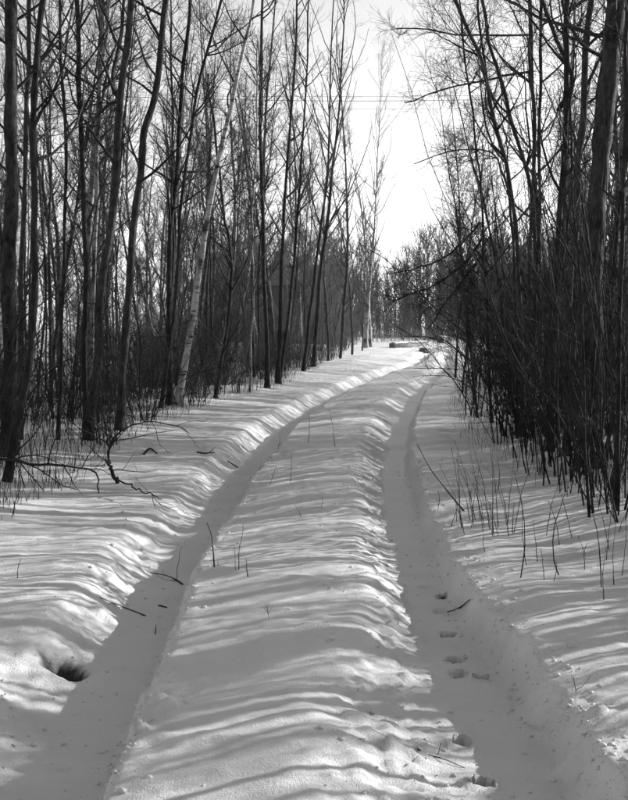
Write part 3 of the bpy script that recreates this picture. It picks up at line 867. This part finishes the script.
raised('long black fallen branch reaching in from the left edge above the snow', [(-20, 456, 0), (20, 461, 0), (60, 466, 0), (95, 472, 0), (98, 482, -.1), (99, 493, -.2)], (6, 3), 11.2, 1, 8)
raised('thick broken black stub sticking up from the snow by the fallen branch', [(118, 483, 0), (112, 470, 0), (105, 459, 0)], (8, 5), 11.3, 2, 3, 'broken_stub')
raised('thin fallen branch slanting down to the snow from the broken stub', [(118, 480, 0), (135, 488, -.15), (150, 495, -.3), (162, 499, -.4)], (3.5, 1.6), 11.3, 3, 3)
raised('arched bare branch curving over the snow below the leaning birch', [(108, 452, 0), (116, 436, 0), (135, 425, .2), (160, 422, .3), (178, 427, .3), (190, 434, .3)], (3.5, 1.6), 13.2, 4, 6)
raised('upright crooked sapling stump rising behind the broken stub', [(110, 464, 0), (108, 440, 0), (104, 420, 0), (100, 395, .2)], (5, 2), 12.6, 5, 8)
lying('small dark bent twig standing like a tent on the left bank', [(144, 455), (150, 449), (157, 454)], 4, 1, 0)
lying('short dark knobbly stick lying on the left bank crest', [(197, 453), (204, 454), (214, 453)], 4, 2, 2)
lying('tiny dark stick at the lip of the left rut', [(228, 463), (233, 465), (238, 468)], 3.5, 3)
lying('forked thin twig lying across the left rut', [(183, 585), (174, 579), (163, 575), (150, 573)], 2.4, 4, 2)
lying('long thin twig slanting into the left rut from its bank', [(145, 616), (130, 610), (115, 604), (100, 598)], 2.2, 5)
lying('short dark twig fragment on the right lip of the left rut', [(159, 606), (163, 607), (167, 608)], 3.2, 6)
lying('slender curved twig lying in the right rut among the footprints', [(448, 612), (458, 609), (470, 608)], 2.6, 7)
lying('small forked twig on the trampled snow near the bottom', [(417, 749), (428, 755), (441, 758)], 1.8, 8, 3)
stick('fallen_stick', 'long bare stick leaning from the right bank towards the right rut', [(467, 511), (448, 492), (430, 468), (417, 444)], 2.6, 'stick', seed=9)
stick('weed_stalk', 'thick dark stalk, leftmost of those on the hump between the ruts', [(215, 567), (213, 550), (211, 535), (207, 523)], 2.8, 'stalk', seed=10)
stick('weed_stalk', 'tall thin curved stalk right of the thick one on the hump', [(239, 569), (239, 552), (242, 538), (243, 523)], 1.7, 'stalk', seed=11)
stick('weed_stalk', 'pale thin stalk between the thick and the curved one on the hump', [(236, 569), (235, 557), (234, 545)], 1.1, 'stalk', seed=12)
stick('weed_stalk', 'short dark stub right of the curved stalk on the hump', [(248, 577), (247, 568), (246, 559)], 2.2, 'stalk', seed=13)
stick('weed_stalk', 'tiny stub at the foot of the thick stalk on the hump', [(218, 566), (218, 560)], 1.4, 'stalk', seed=14)
stick('weed_stalk', 'small V-shaped weed standing alone mid hump', [(270, 619), (268, 612), (267, 605)], 1.0, 'stalk', seed=15, side=4)
stick('weed_stalk', 'short black stub in the left rut', [(155, 634), (156, 625)], 2.4, 'stalk', seed=16)
stick('weed_stalk', 'lone short stalk on the open snow at far left', [(17, 578), (18, 568), (21, 559)], 1.6, 'stalk', seed=17)
stick('weed_stalk', 'small forked stem in the snow on the right bank near the bottom', [(577, 693), (575, 684), (573, 675)], 1.4, 'stalk', seed=18, side=2)
GRP = 'faint stalks on the far part of the hump'
for i, (a, b) in enumerate([((308, 442), (309, 412)), ((290, 484), (291, 452)), ((335, 447), (329, 408)), ((269, 484), (276, 465)), ((321, 507), (322, 496)), ((302, 517), (294, 505)), ((277, 450), (280, 433))]):
    stick('weed_stalk', 'faint thin stalk on the far part of the hump between the ruts', [a, ((a[0] + b[0]) / 2 + 1, (a[1] + b[1]) / 2), b], 1.0, 'stalk', seed=20 + i, group=GRP)
# right bank stalks
stick('weed_stalk', 'tall bent stalk with an angled foot on the right bank', [(561, 575), (554, 559), (554, 530), (566, 489)], 2.4, 'stalk', seed=30)
stick('weed_stalk', 'long curved stalk, its foot low on the right bank', [(602, 587), (600, 560), (597, 530), (588, 500), (578, 488)], 2.2, 'stalk', seed=31)
stick('weed_stalk', 'dark straight stalk left of the bent one on the right bank', [(520, 578), (524, 555), (525, 535), (522, 505), (514, 470)], 2.2, 'stalk', seed=32)
GRP2 = 'thin stalks standing on the right bank'
for i, (a, b) in enumerate([((614, 585), (616, 520)), ((606, 560), (612, 500)), ((621, 575), (626, 515)), ((527, 565), (522, 500)), ((538, 562), (533, 520)), ((585, 570), (578, 535)), ((546, 535), (560, 480)),
                            ((573, 538), (560, 490)), ((498, 490), (497, 455)), ((486, 552), (484, 535)), ((450, 527), (458, 508)), ((437, 510), (438, 490)), ((586, 555), (588, 543)), ((610, 550), (600, 505)), ((560, 545), (548, 500)), ((604, 600), (606, 548)), ((545, 580), (541, 548)), ((553, 581), (556, 560))]):
    stick('weed_stalk', 'thin dry stalk standing in the snow of the right bank', [a, ((a[0] + b[0]) / 2 + (i % 3 - 1) * 2, (a[1] + b[1]) / 2), b], 1.5, 'stalk', seed=40 + i, group=GRP2)
# bunch of fine stalks
g = G(494, 531)
rg = np.random.default_rng(60)
n = 26
bb = np.zeros((n, 3)); bb[:, 0] = rg.uniform(-.22, .14, n); bb[:, 1] = rg.uniform(-.15, .5, n)
bb[:, 2] = H(bb[:, 0] + g[0], bb[:, 1] + g[1]) - g[2] - .03
ll = np.stack([rg.normal(-.12, .16, n), rg.normal(.05, .1, n), np.ones(n)], 1)
hh = rg.uniform(.25, .75, n)[:, None]
P = np.stack([bb, bb + ll * hh * [.35, .35, .5], bb + ll * hh * [1, 1, .95]], 1)
P = resample_batch(P, 5)
Rr = np.linspace(1, .4, 5)[None] * rg.uniform(.002, .0038, (n, 1))
B, BR = grow(rg, P, Rr, 3, .3, 1, (20, 45), (.08, .25), 4, .05, .15, .002, .5, .0012)
o = obj('weed_clump', mesh('weed_clump', *join([tubes(P, Rr, 4), tubes(B, BR, 3)]), M['twig']), None, g)
tag(o, 'clump of fine dry stalks fanning up from the right bank', 'weeds')


# ------------------------------------------------------------------ thin winter haze in the air
hz = new_mat('haze')[0]
nt = hz.node_tree; nt.nodes.clear()
out = nt.nodes.new('ShaderNodeOutputMaterial'); pv = nt.nodes.new('ShaderNodeVolumePrincipled')
pv.inputs['Color'].default_value = grey(.9); pv.inputs['Density'].default_value = .00035; pv.inputs['Anisotropy'].default_value = .4
nt.links.new(pv.outputs[0], out.inputs['Volume'])
ho = obj('haze', mesh('haze', *box(-60, 80, -65, 215, -2.5, 24), hz, False)); ho['kind'] = 'stuff'; ho['label'] = 'thin pale winter haze over the whole track'

# ------------------------------------------------------------------ crumbs of broken snow along the rut edges
def snow_crumbs():
    rg = np.random.default_rng(4242)
    n = 2600
    ph = (1 + 5 ** .5) / 2
    ico = np.array([(-1, ph, 0), (1, ph, 0), (-1, -ph, 0), (1, -ph, 0), (0, -1, ph), (0, 1, ph), (0, -1, -ph), (0, 1, -ph), (ph, 0, -1), (ph, 0, 1), (-ph, 0, -1), (-ph, 0, 1)]) / 1.9
    tri = np.array([(0, 11, 5), (0, 5, 1), (0, 1, 7), (0, 7, 10), (0, 10, 11), (1, 5, 9), (5, 11, 4), (11, 10, 2), (10, 7, 6), (7, 1, 8), (3, 9, 4), (3, 4, 2), (3, 2, 6), (3, 6, 8), (3, 8, 9), (4, 9, 5), (2, 4, 11), (6, 2, 10), (8, 6, 7), (9, 8, 1)])
    y = 3.4 + 9 * rg.random(n) ** 1.8
    which = rg.random(n)
    x = np.where(which < .5, xr(y) + rg.normal(.20, .09, n), np.where(which < .72, xl(y) + rg.normal(.2, .05, n), np.where(which < .86, xl(y) + rg.normal(-.1, .25, n), xr(y) + rg.normal(-.35, .25, n))))
    r = .003 + .012 * rg.random(n) ** 4
    z = H(x, y)
    v = ico[None] * r[:, None, None] * rg.uniform(.6, 1.25, (n, 12, 1)) * np.array([1.2, 1.1, .8])
    v = v + np.stack([x, y, z + r * .15], 1)[:, None, :]
    q = tri[None] + (np.arange(n) * 12)[:, None, None]
    o = obj('snow_crumbs', mesh('snow_crumbs', v.reshape(-1, 3), q.reshape(-1, 3), M['snow']))
    tag(o, 'small crumbs of broken snow along the edges of the ruts', 'snow', None, 'stuff')
snow_crumbs()
